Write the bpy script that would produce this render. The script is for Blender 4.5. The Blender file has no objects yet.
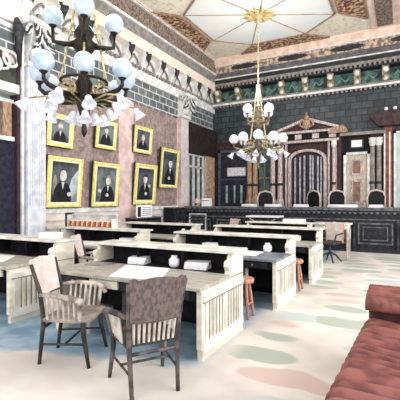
import bpy, bmesh, math, random
from mathutils import Vector, Matrix
random.seed(7)
R = math.radians
PI = math.pi
SC = bpy.context.scene
COL = SC.collection

# ---------------------------------------------------------------- camera, world, light, exposure
cam = bpy.data.objects.new('camera', bpy.data.cameras.new('camera'))
COL.objects.link(cam)
cam.location = (0, 0, 1.64)
cam.rotation_euler = (R(90), 0, R(28.1))
cam.data.lens = 34.2
cam.data.sensor_width = 36
cam.data.clip_start = 0.05
SC.camera = cam
w = bpy.data.worlds.new('world'); SC.world = w; w.use_nodes = True
w.node_tree.nodes['Background'].inputs[0].default_value = (0.97, 0.98, 1.0, 1)
w.node_tree.nodes['Background'].inputs[1].default_value = 0.8
def area(name, loc, target, sx, sy, power, color=(1, 1, 1)):
    l = bpy.data.lights.new(name, 'AREA'); l.shape = 'RECTANGLE'; l.size = sx; l.size_y = sy
    l.energy = power; l.color = color
    o = bpy.data.objects.new(name, l); COL.objects.link(o); o.location = loc
    o.rotation_euler = (Vector(target) - Vector(loc)).to_track_quat('-Z', 'Y').to_euler()
    return o
area('fill_right', (7.5, 5, 4.2), (-6, 8, 2.5), 9, 5, 1000, (1, .98, .95))  # added soft fill from the right, for presumed unseen windows
area('fill_rear', (-2, -5, 5), (-5, 9, 2.0), 7, 5, 330, (1, .99, .97))  # added soft fill from behind the camera, no source modelled there
SC.view_settings.view_transform = 'Standard'
SC.view_settings.look = 'None'
SC.view_settings.gamma = 1
SC.view_settings.use_curve_mapping = False
SC.view_settings.exposure = 0.25

# ---------------------------------------------------------------- materials
def lin(c):
    return tuple((v / 255 / 12.92) if v / 255 <= .04045 else ((v / 255 + .055) / 1.055) ** 2.4 for v in c) + (1,)
MATS = {}
def mat(name, c1, c2=None, scale=12, rough=.6, metal=0, bump=0, spec=.3, lo=.4, hi=.6, stretch=None, emit=0):
    if name in MATS: return MATS[name]
    m = bpy.data.materials.new(name); m.use_nodes = True; MATS[name] = m
    nt = m.node_tree; b = nt.nodes['Principled BSDF']
    b.inputs['Roughness'].default_value = rough; b.inputs['Metallic'].default_value = metal
    b.inputs['Specular IOR Level'].default_value = spec
    c2 = c2 or tuple(v * .9 for v in c1)
    tc = nt.nodes.new('ShaderNodeTexCoord'); mp = nt.nodes.new('ShaderNodeMapping')
    nz = nt.nodes.new('ShaderNodeTexNoise'); cr = nt.nodes.new('ShaderNodeValToRGB')
    if stretch: mp.inputs['Scale'].default_value = stretch
    nz.inputs['Scale'].default_value = scale; nz.inputs['Detail'].default_value = 5
    cr.color_ramp.elements[0].position = lo; cr.color_ramp.elements[1].position = hi
    cr.color_ramp.elements[0].color = lin(c1); cr.color_ramp.elements[1].color = lin(c2)
    nt.links.new(tc.outputs['Object'], mp.inputs[0]); nt.links.new(mp.outputs[0], nz.inputs['Vector'])
    nt.links.new(nz.outputs['Fac'], cr.inputs[0]); nt.links.new(cr.outputs[0], b.inputs['Base Color'])
    if emit:
        b.inputs['Emission Color'].default_value = (.9, .95, 1, 1); b.inputs['Emission Strength'].default_value = emit
    if bump:
        bp = nt.nodes.new('ShaderNodeBump'); bp.inputs['Strength'].default_value = bump; bp.inputs['Distance'].default_value = .02
        nt.links.new(nz.outputs['Fac'], bp.inputs['Height']); nt.links.new(bp.outputs[0], b.inputs['Normal'])
    return m
WHITE = mat('white_paint', (240, 238, 234), (205, 206, 210), 5)
FLUTE = mat('pilaster_paint', (232, 236, 244), (205, 210, 222), 6)
CREAM = mat('cream_wood', (238, 232, 216), (216, 210, 196), 3, stretch=(1, 1, 3))
CREAMLINE = mat('cream_groove', (150, 145, 132), (120, 114, 104), 5)
TOP = mat('desk_top', (186, 184, 174), (150, 150, 142), 7, rough=.45, stretch=(1, 5, 1))
DARKTOP = mat('desk_top_slate', (132, 140, 150), (92, 100, 110), 6, rough=.45)
CAP = mat('pale_shelf', (236, 234, 226), (198, 198, 192), 4)
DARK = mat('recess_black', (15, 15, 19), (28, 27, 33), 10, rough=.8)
BENCH = mat('bench_black', (24, 26, 31), (46, 48, 55), 8, rough=.5)
BENCHL = mat('bench_edge', (112, 114, 118), (70, 72, 78), 9, rough=.5)
MAUVE = mat('mauve_wall', (172, 152, 148), (128, 110, 110), 9, bump=.1, lo=.35, hi=.65)
PINK = mat('pink_wall', (226, 204, 200), (206, 180, 178), 4)
DADO = mat('dado_paint', (236, 224, 218), (218, 206, 204), 3)
GOLD = mat('gilt_frame', (242, 230, 156), (222, 204, 120), 14, rough=.45, spec=.5)
GOLDL = mat('gilt_slip', (252, 246, 206), (244, 230, 168), 14, rough=.5)
INK = mat('portrait_dark', (18, 20, 26), (34, 36, 42), 5)
DUSK = mat('portrait_dusk', (92, 98, 104), (50, 54, 60), 3)
BACKG = mat('portrait_ground', (120, 130, 132), (66, 72, 78), 3)
PALEBG = mat('portrait_pale_ground', (190, 200, 206), (120, 132, 142), 3)
FLESH = mat('portrait_flesh', (226, 222, 216), (190, 184, 180), 6)
TILE = None
BRONZE = mat('dark_bronze', (22, 20, 20), (48, 42, 32), 18, rough=.45, metal=.1)
BRASS = mat('bright_brass', (214, 202, 156), (150, 132, 88), 16, rough=.35, metal=.3)
GLOBE = mat('milk_glass', (200, 216, 230), (166, 188, 210), 7, rough=.2, emit=.06)
SHADE = mat('pressed_glass', (244, 244, 250), (206, 208, 226), 22, rough=.25, emit=.12)
BRACK = mat('bracket_dark', (36, 38, 44), (60, 62, 66), 10)
LWOOD = mat('pale_chair_wood', (230, 214, 210), (212, 194, 190), 8)
SPIN = mat('spindle_wood', (214, 206, 198), (170, 160, 152), 8)
GWOOD = mat('grey_chair_wood', (118, 104, 102), (88, 77, 76), 18, stretch=(2, 2, 1))
DWOOD = mat('dark_chair_wood', (42, 40, 43), (74, 68, 68), 9)
RWOOD = mat('red_chair_wood', (206, 158, 138), (166, 116, 100), 7, stretch=(5, 5, 1))
LEATHER = mat('red_leather', (146, 90, 85), (108, 60, 58), 5, rough=.5, bump=.3, stretch=(1, 2.5, 1), spec=.4)
LEATHD = mat('dark_red_leather', (56, 28, 30), (84, 44, 44), 7, rough=.6, bump=.3)
MAROON = mat('maroon_wood', (78, 50, 54), (46, 32, 36), 8)
TAN = mat('tan_wood', (188, 158, 134), (134, 106, 88), 7, stretch=(4, 4, 1))
PALEP = mat('pale_pink_wood', (218, 204, 202), (160, 144, 146), 7, stretch=(4, 4, 1))
NAVY = mat('screen_cloth', (48, 48, 62), (34, 34, 46), 9, rough=.9)
GLASSD = mat('dark_glass', (44, 56, 58), (84, 98, 98), 3, rough=.2, spec=.5)
GLASSL = mat('pale_glass', (176, 196, 200), (128, 146, 152), 3, rough=.2, spec=.5)
PAPER = mat('white_paper', (250, 250, 252), (238, 238, 244), 4)
GREENF = mat('green_frieze', (84, 116, 110), (40, 56, 58), 4, lo=.42, hi=.58)
BRONZEL = mat('bronze_bracket', (176, 160, 128), (96, 84, 66), 9)
CEIL = mat('ceiling_cream', (246, 236, 222), (234, 220, 204), 3)
FIELD = mat('ceiling_field', (240, 246, 248), (248, 248, 244), 1.5)
OCT = mat('ceiling_octagon', (246, 240, 222), (222, 210, 182), 7, lo=.5, hi=.62)
FLOR = mat('ceiling_floral', (104, 66, 58), (214, 184, 146), 9, lo=.46, hi=.58)
FLOR2 = mat('cove_floral', (96, 82, 78), (158, 140, 128), 14, lo=.4, hi=.6)
PINKB = mat('ceiling_pink_band', (244, 220, 204), (226, 196, 178), 4)
RIB = mat('ceiling_rib', (172, 140, 122), (140, 108, 92), 6)
GREYB = mat('cornice_grey', (154, 147, 143), (122, 118, 118), 7)
ORANGE = mat('orange_binding', (214, 104, 62), (184, 78, 48), 12)
CBIND = mat('cream_binding', (238, 222, 196), (214, 192, 160), 12)
PURPLE = mat('blue_book', (170, 176, 220), (120, 124, 176), 8)

def tile_mat(name, c1, c2, mortar, w_, h_, ax):
    m = bpy.data.materials.new(name); m.use_nodes = True
    nt = m.node_tree; b = nt.nodes['Principled BSDF']; b.inputs['Roughness'].default_value = .5
    tc = nt.nodes.new('ShaderNodeTexCoord'); mp = nt.nodes.new('ShaderNodeCombineXYZ'); sx = nt.nodes.new('ShaderNodeSeparateXYZ'); br = nt.nodes.new('ShaderNodeTexBrick')
    nt.links.new(tc.outputs['Object'], sx.inputs[0]); nt.links.new(sx.outputs[ax], mp.inputs[0]); nt.links.new(sx.outputs[2], mp.inputs[1])
    br.inputs['Scale'].default_value = 1; br.inputs['Brick Width'].default_value = w_; br.inputs['Row Height'].default_value = h_
    br.inputs['Mortar Size'].default_value = .03; br.inputs['Color1'].default_value = lin(c1); br.inputs['Color2'].default_value = lin(c2)
    br.inputs['Mortar'].default_value = lin(mortar); br.offset = .5
    nz = nt.nodes.new('ShaderNodeTexNoise'); nz.inputs['Scale'].default_value = 5; nz.inputs['Detail'].default_value = 6
    mx = nt.nodes.new('ShaderNodeMix'); mx.data_type = 'RGBA'; mx.blend_type = 'OVERLAY'; mx.inputs[0].default_value = .9
    nt.links.new(mp.outputs[0], br.inputs['Vector'])
    nt.links.new(tc.outputs['Object'], nz.inputs['Vector'])
    br.inputs['Mortar Size'].default_value = .018
    nt.links.new(br.outputs['Color'], mx.inputs[6]); nt.links.new(nz.outputs['Fac'], mx.inputs[7])
    nt.links.new(mx.outputs[2], b.inputs['Base Color'])
    return m
TILEG = tile_mat('back_tile', (60, 70, 78), (34, 44, 50), (16, 20, 24), .4, .26, 0)
TILEL = tile_mat('side_tile', (112, 120, 122), (78, 86, 90), (206, 206, 208), .42, .26, 1)

def floor_mat():
    m = bpy.data.materials.new('patterned_carpet'); m.use_nodes = True
    nt = m.node_tree; N = nt.nodes.new; L = nt.links.new
    b = nt.nodes['Principled BSDF']; b.inputs['Roughness'].default_value = .9; b.inputs['Specular IOR Level'].default_value = .1
    tc = N('ShaderNodeTexCoord')
    # distort
    nz = N('ShaderNodeTexNoise'); nz.inputs['Scale'].default_value = 2.2; L(tc.outputs['Object'], nz.inputs['Vector'])
    vm = N('ShaderNodeVectorMath'); vm.operation = 'MULTIPLY_ADD'; vm.inputs[1].default_value = (.25, .25, 0)
    L(nz.outputs['Color'], vm.inputs[0]); L(tc.outputs['Object'], vm.inputs[2])
    mp = N('ShaderNodeMapping'); mp.vector_type = 'POINT'; mp.inputs['Rotation'].default_value = (0, 0, R(-8)); mp.inputs['Scale'].default_value = (.9, 2.0, 0)
    L(vm.outputs[0], mp.inputs[0])
    vo = N('ShaderNodeTexVoronoi'); vo.inputs['Scale'].default_value = 1.0; vo.inputs['Randomness'].default_value = .35
    L(mp.outputs[0], vo.inputs['Vector'])
    edge = N('ShaderNodeMapRange'); edge.interpolation_type = 'SMOOTHSTEP'
    edge.inputs[1].default_value = .36; edge.inputs[2].default_value = .44; edge.inputs[3].default_value = 1; edge.inputs[4].default_value = 0
    L(vo.outputs['Distance'], edge.inputs[0])
    sp = N('ShaderNodeSeparateColor'); L(vo.outputs['Color'], sp.inputs[0])
    leaf = N('ShaderNodeValToRGB'); leaf.color_ramp.interpolation = 'CONSTANT'
    e = leaf.color_ramp.elements; e[0].color = lin((178, 186, 176)); e[0].position = 0
    e[1].color = lin((210, 190, 182)); e[1].position = .55
    e2 = e.new(.75); e2.color = lin((196, 204, 204))
    L(sp.outputs[0], leaf.inputs[0])
    n2 = N('ShaderNodeTexNoise'); n2.inputs['Scale'].default_value = 1.3; n2.inputs['Detail'].default_value = 3; L(tc.outputs['Object'], n2.inputs['Vector'])
    base = N('ShaderNodeValToRGB'); be = base.color_ramp.elements
    be[0].position = .4; be[1].position = .62; be[0].color = lin((226, 222, 216)); be[1].color = lin((208, 202, 198)); L(n2.outputs['Fac'], base.inputs[0])
    pat = N('ShaderNodeMix'); pat.data_type = 'RGBA'; L(base.outputs[0], pat.inputs[6]); L(leaf.outputs[0], pat.inputs[7])
    sxyz = N('ShaderNodeSeparateXYZ'); L(tc.outputs['Object'], sxyz.inputs[0])
    rm = N('ShaderNodeMapRange'); rm.inputs[1].default_value = -1.75; rm.inputs[2].default_value = -1.5; L(sxyz.outputs[0], rm.inputs[0])
    mm = N('ShaderNodeMath'); mm.operation = 'MULTIPLY'; L(edge.outputs[0], mm.inputs[0]); L(rm.outputs[0], mm.inputs[1])
    L(mm.outputs[0], pat.inputs[0])
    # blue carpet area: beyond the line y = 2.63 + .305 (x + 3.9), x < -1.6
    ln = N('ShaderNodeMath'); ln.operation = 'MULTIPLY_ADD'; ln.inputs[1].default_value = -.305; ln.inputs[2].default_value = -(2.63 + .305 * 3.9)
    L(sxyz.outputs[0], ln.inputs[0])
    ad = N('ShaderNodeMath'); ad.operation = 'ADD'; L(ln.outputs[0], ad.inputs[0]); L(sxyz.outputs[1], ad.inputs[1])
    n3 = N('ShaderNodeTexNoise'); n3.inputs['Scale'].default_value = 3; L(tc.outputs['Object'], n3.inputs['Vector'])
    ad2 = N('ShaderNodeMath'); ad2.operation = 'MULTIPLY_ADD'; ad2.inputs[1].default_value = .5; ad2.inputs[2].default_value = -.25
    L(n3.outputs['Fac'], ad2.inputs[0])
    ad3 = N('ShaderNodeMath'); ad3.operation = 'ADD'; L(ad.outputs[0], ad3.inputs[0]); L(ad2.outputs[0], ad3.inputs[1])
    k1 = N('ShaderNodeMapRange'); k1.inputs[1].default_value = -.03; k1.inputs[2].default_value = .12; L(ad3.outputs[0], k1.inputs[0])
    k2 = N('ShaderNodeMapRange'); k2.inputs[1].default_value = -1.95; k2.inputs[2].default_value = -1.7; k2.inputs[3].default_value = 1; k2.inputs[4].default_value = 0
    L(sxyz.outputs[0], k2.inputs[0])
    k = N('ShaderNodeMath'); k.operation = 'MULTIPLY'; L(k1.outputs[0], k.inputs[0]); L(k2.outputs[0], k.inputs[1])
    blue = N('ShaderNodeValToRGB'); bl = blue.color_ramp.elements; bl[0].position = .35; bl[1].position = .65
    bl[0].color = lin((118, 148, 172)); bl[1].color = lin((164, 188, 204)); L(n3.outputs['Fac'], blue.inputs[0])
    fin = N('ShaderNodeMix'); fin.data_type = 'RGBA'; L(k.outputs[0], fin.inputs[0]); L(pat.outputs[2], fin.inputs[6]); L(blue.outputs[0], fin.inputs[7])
    L(fin.outputs[2], b.inputs['Base Color'])
    return m
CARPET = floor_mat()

# ---------------------------------------------------------------- mesh helpers
class MB:
    def __init__(s): s.bm = bmesh.new()
    def _tf(s, vs, M):
        if M is not None:
            for v in vs: v.co = M @ v.co
    def box(s, a, b, M=None):
        x0, y0, z0 = a; x1, y1, z1 = b
        vs = [s.bm.verts.new(p) for p in ((x0, y0, z0), (x1, y0, z0), (x1, y1, z0), (x0, y1, z0), (x0, y0, z1), (x1, y0, z1), (x1, y1, z1), (x0, y1, z1))]
        for f in ((3, 2, 1, 0), (4, 5, 6, 7), (0, 1, 5, 4), (1, 2, 6, 5), (2, 3, 7, 6), (3, 0, 4, 7)): s.bm.faces.new([vs[i] for i in f])
        s._tf(vs, M); return s
    def prism(s, pts, h0, h1, axis='z', M=None):
        # pts in the plane normal to axis; for x: (y,z), y: (x,z), z: (x,y)
        def P(p, h): return {'x': (h, p[0], p[1]), 'y': (p[0], h, p[1]), 'z': (p[0], p[1], h)}[axis]
        a = [s.bm.verts.new(P(p, h0)) for p in pts]; b = [s.bm.verts.new(P(p, h1)) for p in pts]
        n = len(pts)
        s.bm.faces.new(a[::-1]); s.bm.faces.new(b)
        for i in range(n): s.bm.faces.new((a[i], a[(i + 1) % n], b[(i + 1) % n], b[i]))
        s._tf(a + b, M); return s
    def tube(s, pts, r, seg=8, caps=True, M=None):
        pts = [Vector(p) for p in pts]; rs = r if isinstance(r, (list, tuple)) else [r] * len(pts)
        rings = []; up = None
        for i, p in enumerate(pts):
            d = (pts[min(i + 1, len(pts) - 1)] - pts[max(i - 1, 0)]).normalized()
            if up is None:
                up = Vector((0, 0, 1)) if abs(d.z) < .9 else Vector((1, 0, 0))
            u = d.cross(up)
            if u.length < 1e-4: u = d.orthogonal()
            u.normalize(); v = u.cross(d).normalized(); up = v
            rings.append([s.bm.verts.new(p + (u * math.cos(2 * PI * k / seg) + v * math.sin(2 * PI * k / seg)) * rs[i]) for k in range(seg)])
        for i in range(len(rings) - 1):
            for k in range(seg): s.bm.faces.new((rings[i][k], rings[i][(k + 1) % seg], rings[i + 1][(k + 1) % seg], rings[i + 1][k]))
        if caps: s.bm.faces.new(rings[0][::-1]); s.bm.faces.new(rings[-1])
        s._tf([v for q in rings for v in q], M); return s
    def lathe(s, prof, c=(0, 0, 0), seg=16, M=None):
        rings = []
        for r, z in prof:
            r = max(r, 1e-3)
            rings.append([s.bm.verts.new((c[0] + r * math.cos(2 * PI * k / seg), c[1] + r * math.sin(2 * PI * k / seg), c[2] + z)) for k in range(seg)])
        for i in range(len(rings) - 1):
            for k in range(seg): s.bm.faces.new((rings[i][k], rings[i][(k + 1) % seg], rings[i + 1][(k + 1) % seg], rings[i + 1][k]))
        s.bm.faces.new(rings[0][::-1]); s.bm.faces.new(rings[-1])
        s._tf([v for q in rings for v in q], M); return s
    def ball(s, c, r, sc=(1, 1, 1), seg=16):
        M = Matrix.Translation(c) @ Matrix.Diagonal((r * sc[0], r * sc[1], r * sc[2], 1))
        bmesh.ops.create_uvsphere(s.bm, u_segments=seg, v_segments=max(6, seg // 2 + 2), radius=1, matrix=M); return s
    def build(s, name, m, parent=None, smooth=False, bevel=0, sub=0):
        bmesh.ops.recalc_face_normals(s.bm, faces=s.bm.faces)
        me = bpy.data.meshes.new(name); s.bm.to_mesh(me); s.bm.free()
        if smooth:
            for p in me.polygons: p.use_smooth = True
        me.materials.append(m)
        o = bpy.data.objects.new(name, me); COL.objects.link(o)
        if parent: o.parent = parent
        if bevel:
            b = o.modifiers.new('bevel', 'BEVEL'); b.width = bevel; b.segments = 2; b.limit_method = 'ANGLE'
        if sub:
            q = o.modifiers.new('sub', 'SUBSURF'); q.levels = sub; q.render_levels = sub
        return o
def struct(o): o['kind'] = 'structure'; return o
def tag(o, label, cat, group=None):
    o['label'] = label; o['category'] = cat
    if group: o['group'] = group
    return o
def thing(name, loc, rz, label=None, cat=None, group=None):
    o = bpy.data.objects.new(name, None); COL.objects.link(o); o.location = loc; o.rotation_euler = (0, 0, R(rz))
    o.empty_display_size = .1
    if label: tag(o, label, cat, group)
    return o
def sempty(name, loc=(0, 0, 0)):
    o = bpy.data.objects.new(name, None); COL.objects.link(o); o.location = loc; o['kind'] = 'structure'; return o
def copy_tree(o, parent=None):
    c = o.copy(); COL.objects.link(c)
    if parent: c.parent = parent
    for ch in list(o.children): copy_tree(ch, c)
    return c

WX, WY, CZ = -7.86, 16.0, 7.9     # left wall, back wall, ceiling height
XR = 3.0; YF = -1.5

# ---------------------------------------------------------------- shell
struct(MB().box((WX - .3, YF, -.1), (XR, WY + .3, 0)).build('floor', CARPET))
ceil = struct(MB().box((WX - .3, YF, CZ), (XR, WY + .3, CZ + .15)).build('ceiling', CEIL))
# left wall with the doorway cut out (door Y 3.9..5.75, z 0..4.05)
m = MB()
m.box((WX - .3, YF, 0), (WX, 3.9, CZ)); m.box((WX - .3, 5.75, 0), (WX, WY + .3, CZ)); m.box((WX - .3, 3.9, 4.05), (WX, 5.75, CZ))
struct(m.build('wall_left', DADO))
struct(MB().box((WX, WY, 0), (XR, WY + .3, CZ)).build('wall_back', MAROON))
tn = [0]
def trim(mb, m, name=None, **k):
    tn[0] += 1
    return struct(mb.build('trim_%d' % tn[0], m, **k))
# mauve wall fields, pink strip between them
mf = MB()
mf.box((WX, 6.5, 1.42), (WX + .02, 9.25, 4.85)); mf.box((WX, 9.98, 1.42), (WX + .02, 12.75, 4.85))
trim(mf, MAUVE)
trim(MB().box((WX, 9.25, 0), (WX + .06, 9.98, 4.85)), PINK)
trim(MB().box((WX, 6.0, 1.3), (WX + .05, 12.8, 1.42)), WHITE, bevel=.01)
trim(MB().box((WX, 6.5, 4.85), (WX + .03, WY, 5.65)), TILEL)
md = MB()
for z in (.95, 1.1): md.box((WX, 6.5, z), (WX + .04, 12.8, z + .04))
md.box((WX, 6.5, 0), (WX + .05, 12.8, .2))
for y in (6.7, 8.0, 10.1, 11.5): md.box((WX, y, .3), (WX + .03, y + 1.1, .85))
trim(md, PINK)
# cornice of the left wall, from frieze to ceiling
trim(MB().box((WX, YF, 5.65), (WX + .12, WY, 5.85)), WHITE, bevel=.02)
trim(MB().box((WX, YF, 5.85), (WX + .06, WY, 6.6)), WHITE)
trim(MB().prism([(WX, 6.55), (WX + .3, 6.6), (WX + .3, 6.95), (WX, 6.95)], YF, WY, 'y'), CEIL)
trim(MB().prism([(WX, 6.95), (WX + .3, 6.95), (WX + .36, 7.25), (WX, 7.25)], YF, WY, 'y'), GREYB)
trim(MB().box((WX, YF, 7.25), (WX + .42, WY, 7.33)), WHITE)
trim(MB().prism([(WX, 7.33), (WX + .36, 7.33), (WX + .44, 7.85), (WX, 7.85)], YF, WY, 'y'), FLOR2)
trim(MB().box((WX, YF, 7.82), (WX + .5, WY, 7.9)), WHITE)
dm = MB()
y = 6.0
while y < 15.8:
    dm.box((WX + .06, y, 6.0), (WX + .16, y + .1, 6.1)); y += .2
trim(dm, GREYB)
# brackets of the left frieze: white scroll with a dark heart-shaped tip
def wbracket(y):
    t = MB()
    t.prism([(WX + .05, 6.6), (WX + .32, 6.6), (WX + .34, 6.45), (WX + .2, 6.2), (WX + .05, 5.95)], y - .13, y + .13, 'y')
    t.tube([(WX + .3, y - .16, 6.5), (WX + .3, y + .16, 6.5)], .07, 10)
    return t
for i in range(11):
    y = 14.9 - .9 * i
    e = wbracket(y); tn[0] += 1
    o = struct(e.build('trim_%d' % tn[0], WHITE))
    h = MB().lathe([(.0, -.24), (.04, -.12), (.1, .02), (.09, .12), (.0, .16)], (WX + .36, y, 6.38), 8)
    for s in (-1, 1): h.tube([(WX + .36, y + s * .1, 6.47), (WX + .36, y + s * .1, 6.55)], .05, 6)
    h.build('bracket_tip', BRACK, o)
    MB().tube([(WX + .1, y + .2, 6.15), (WX + .12, y + .32, 6.3), (WX + .1, y + .45, 6.42), (WX + .12, y + .58, 6.3), (WX + .1, y + .7, 6.15)], .035, 6).build('swag', GREYB, o)

# ---------------------------------------------------------------- pilasters
def pilaster(y0, y1, ztop, mbody, mcap, out=.18, cap=1.1, flutes=5):
    m = MB(); m.box((WX, y0, 0), (WX + out, y1, ztop))
    m.box((WX, y0 - .06, 0), (WX + out + .06, y1 + .06, .35))
    tn[0] += 1
    o = struct(m.build('trim_%d' % tn[0], mbody))
    f = MB(); wd = (y1 - y0) / (flutes + 1)
    for k in range(flutes):
        yy = y0 + wd * (k + 1)
        f.tube([(WX + out, yy, 1.5), (WX + out, yy, ztop - .05)], wd * .22, 6)
    f.build('fluting', mat('flute_shade', (206, 208, 216), (184, 186, 196), 6), o)
    c = MB(); z = ztop
    c.box((WX, y0 - .05, z), (WX + out + .08, y1 + .05, z + .1))
    c.prism([(WX, z + .1), (WX + out, z + .1), (WX + out + .1, z + cap * .6), (WX + out + .28, z + cap - .12), (WX, z + cap - .12)], y0, y1, 'y')
    c.box((WX, y0 - .15, z + cap - .12), (WX + out + .32, y1 + .15, z + cap))
    c.build('capital', mcap, o)
    a = MB(); d = MB()
    yc = (y0 + y1) / 2; hw = (y1 - y0) / 2
    for s in (-1, 1):
        for q in range(3):
            r = cap * (.30 - .07 * q); pts = []
            for k in range(13):
                t = k / 12 * 1.4 * PI
                pts.append((WX + out + .16 + .05 * math.sin(t), yc + s * (hw * .95 - r * .55 * math.sin(t) - .02), z + cap * .62 - r * math.cos(t)))
            (a if q != 1 else d).tube(pts, .035, 6)
    for q in range(6):
        rr = .1 + .075 * q
        pts = [(WX + out + .16 + .14 * (.5 + .5 * math.sin(t)), yc + hw * 1.05 - rr * math.cos(t) * 1.1, z + cap * .95 - rr * 1.5 * math.sin(t)) for t in [PI * .5 * k / 8 for k in range(9)]]
        (d if q % 2 else a).tube(pts, .022, 6)
        pts = [(WX + out + .16 + .14 * (.5 + .5 * math.sin(t)), yc - hw * 1.05 + rr * .5 * math.cos(t), z + cap * .95 - rr * 1.2 * math.sin(t)) for t in [PI * .5 * k / 8 for k in range(9)]]
        (a if q % 2 else d).tube(pts, .02, 6)
    for k in range(5):
        yy = y0 + (y1 - y0) * (k + .5) / 5
        a.tube([(WX + out + .05, yy, z + .12), (WX + out + .12, yy, z + cap * .3), (WX + out + .2, yy + .03, z + cap * .42)], [.05, .06, .02], 6)
    a.build('acanthus', mcap, o, smooth=True); d.build('scroll', BRACK, o, smooth=True)
    return o
pilaster(5.9, 6.4, 4.75, FLUTE, WHITE, cap=1.05, flutes=7)
pilaster(12.8, 13.4, 4.9, PINK, WHITE, cap=.9)
# pale pinkish fluted pilaster in the far corner of the left wall
m = MB(); m.box((WX, 15.0, 0), (WX + .14, 15.9, 4.8))
p = trim(m, PALEP)
f = MB()
for k in range(5): f.tube([(WX + .14, 15.1 + k * .17, 1.2), (WX + .14, 15.1 + k * .17, 4.7)], .05, 6)
f.build('fluting', TAN, p)
# window 1: dark window between that pilaster and the next
wn = struct(MB().box((WX, 13.5, 1.2), (WX + .04, 14.9, 4.8)).build('window_1', GLASSD))
f = MB()
for y in (13.5, 13.95, 14.4, 14.82): f.box((WX + .04, y, 1.2), (WX + .1, y + .1, 3.5))
f.box((WX + .04, 13.5, 3.0), (WX + .1, 14.9, 3.08)); f.box((WX + .04, 13.5, 3.5), (WX + .1, 14.92, 3.56))
f.build('window_frame', WHITE, wn)

trim(MB().box((WX + .04, 13.45, 3.6), (WX + .24, 15.95, 4.8)), mat('shadow_dark', (52, 42, 40), (30, 26, 28), 5))  # dark box stands in for the shadow above the window
# ---------------------------------------------------------------- door 1: doorway in the left wall with screen and transom
dr = sempty('door_1', (WX, 4.82, 0))
def dbox(name, m, *bxs, bevel=0):
    t = MB()
    for a, b in bxs: t.box((a[0], a[1] - 4.82, a[2]), (b[0], b[1] - 4.82, b[2]))
    return t.build(name, m, dr, bevel=bevel)
dbox('door_jamb', mat('jamb_dark', (70, 52, 62), (50, 38, 46), 8), ((-.3, 5.68, 0), (-.02, 5.72, 4.05)), ((-.02, 5.7, 0), (.08, 5.78, 5.6)), ((-.3, 3.9, 0), (.02, 3.98, 4.05)))
dbox('architrave', WHITE, ((0, 5.78, 0), (.13, 5.85, 5.6)), ((0, 3.8, 0), (.12, 3.9, 4.1)), ((0, 3.8, 4.05), (.16, 5.7, 4.25)), ((-.2, 3.98, 2.98), (.02, 5.68, 3.08)), bevel=.01)
dbox('screen', NAVY, ((-.06, 3.98, 0), (-.01, 5.68, 2.98)))
tr = dbox('transom_light', GLASSL, ((-.18, 3.98, 3.08), (-.14, 5.68, 4.05)))
dbox('transom_shutter', TAN, ((-.12, 5.42, 3.08), (-.03, 5.64, 3.85)))
dbox('transom_bar', WHITE, ((-.13, 4.5, 3.08), (-.06, 4.56, 3.85)), ((-.13, 5.24, 3.08), (-.06, 5.3, 3.85)), ((-.13, 3.98, 3.85), (-.02, 5.68, 3.93)))
t = MB()
pts = [(-.9, 4.3)] + [(-.0 - .9 * math.cos(PI * k / 10), 4.45 + .6 * math.sin(PI * k / 10)) for k in range(11)] + [(.86, 4.3)]
t.prism([(a, b) for a, b in pts], .02, .06, 'x'); t.build('overdoor_panel', mat('overdoor', (70, 74, 62), (44, 46, 44), 6), dr)
t = MB()
for s in (-1, 1):
    for q in range(3):
        t.tube([(.1, s * (.3 + .2 * q) + .18 * math.sin(a * .5), 4.6 + .1 * q + .17 * math.cos(a * .5)) for a in range(12)], .035, 6)
t.ball((.1, 0, 4.75), .14)
t.build('scroll_relief', WHITE, dr, smooth=True)
t = MB().tube([(.14, .82, 5.75), (.24, .8, 5.5), (.16, .86, 5.25), (.12, .9, 4.7)], [.05, .13, .08, .05], 8)
t.build('console_scroll', BRACK, dr, smooth=True)
t = MB()
t.box((.0, -1.2, 5.5), (.1, .8, 5.6)); t.build('head_moulding', WHITE, dr)

trim(MB().box((WX, YF, 5.05), (WX + .03, 5.7, 5.55)), TILEL)
# ---------------------------------------------------------------- back wall
trim(MB().box((WX, WY - .04, 4.3), (XR, WY, 6.0)), TILEG)
trim(MB().box((WX, WY - .22, 5.95), (XR, WY, 6.03)), WHITE)
trim(MB().box((WX, WY - .14, 6.03), (XR, WY, 6.12)), GREYB)
trim(MB().box((WX, WY - .06, 6.12), (XR, WY, 6.62)), GREENF)
trim(MB().prism([(WY, 6.64), (WY - .34, 6.66), (WY - .36, 6.8), (WY, 6.8)], WX, XR, 'x'), BENCH)
trim(MB().box((WX, WY - .4, 6.8), (XR, WY, 6.9)), GREYB)
trim(MB().prism([(WY, 6.9), (WY - .38, 6.9), (WY - .42, 7.06), (WY, 7.06)], WX, XR, 'x'), BENCH)
trim(MB().box((WX, WY - .46, 7.06), (XR, WY, 7.11)), CAP)
trim(MB().prism([(WY, 7.11), (WY - .42, 7.11), (WY - .46, 7.33), (WY, 7.33)], WX, XR, 'x'), mat('cornice_slate', (104, 104, 110), (80, 80, 88), 8))
cv = trim(MB().prism([(WY, 7.33), (WY - .46, 7.33), (WY - .56, 7.62), (WY, 7.62)], WX, XR, 'x'), mat('cove_dark_floral', (120, 100, 94), (206, 184, 164), 9, lo=.42, hi=.58))
for k in range(5):
    x = -6.1 + 2.1 * k
    MB().prism([(x + .6 * math.cos(a), 7.47 + .09 * math.sin(a)) for a in [2 * PI * q / 20 for q in range(20)]], WY - .56, WY - .45, 'y').build('cove_oval', BRACK, cv)
trim(MB().prism([(WY, 7.62), (WY - .58, 7.62), (WY - .8, 7.86), (WY, 7.86)], WX, XR, 'x'), PINKB)
trim(MB().box((WX, WY - .6, 7.6), (XR, WY, 7.65)), WHITE)
dd = MB(); x = WX + .1
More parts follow.
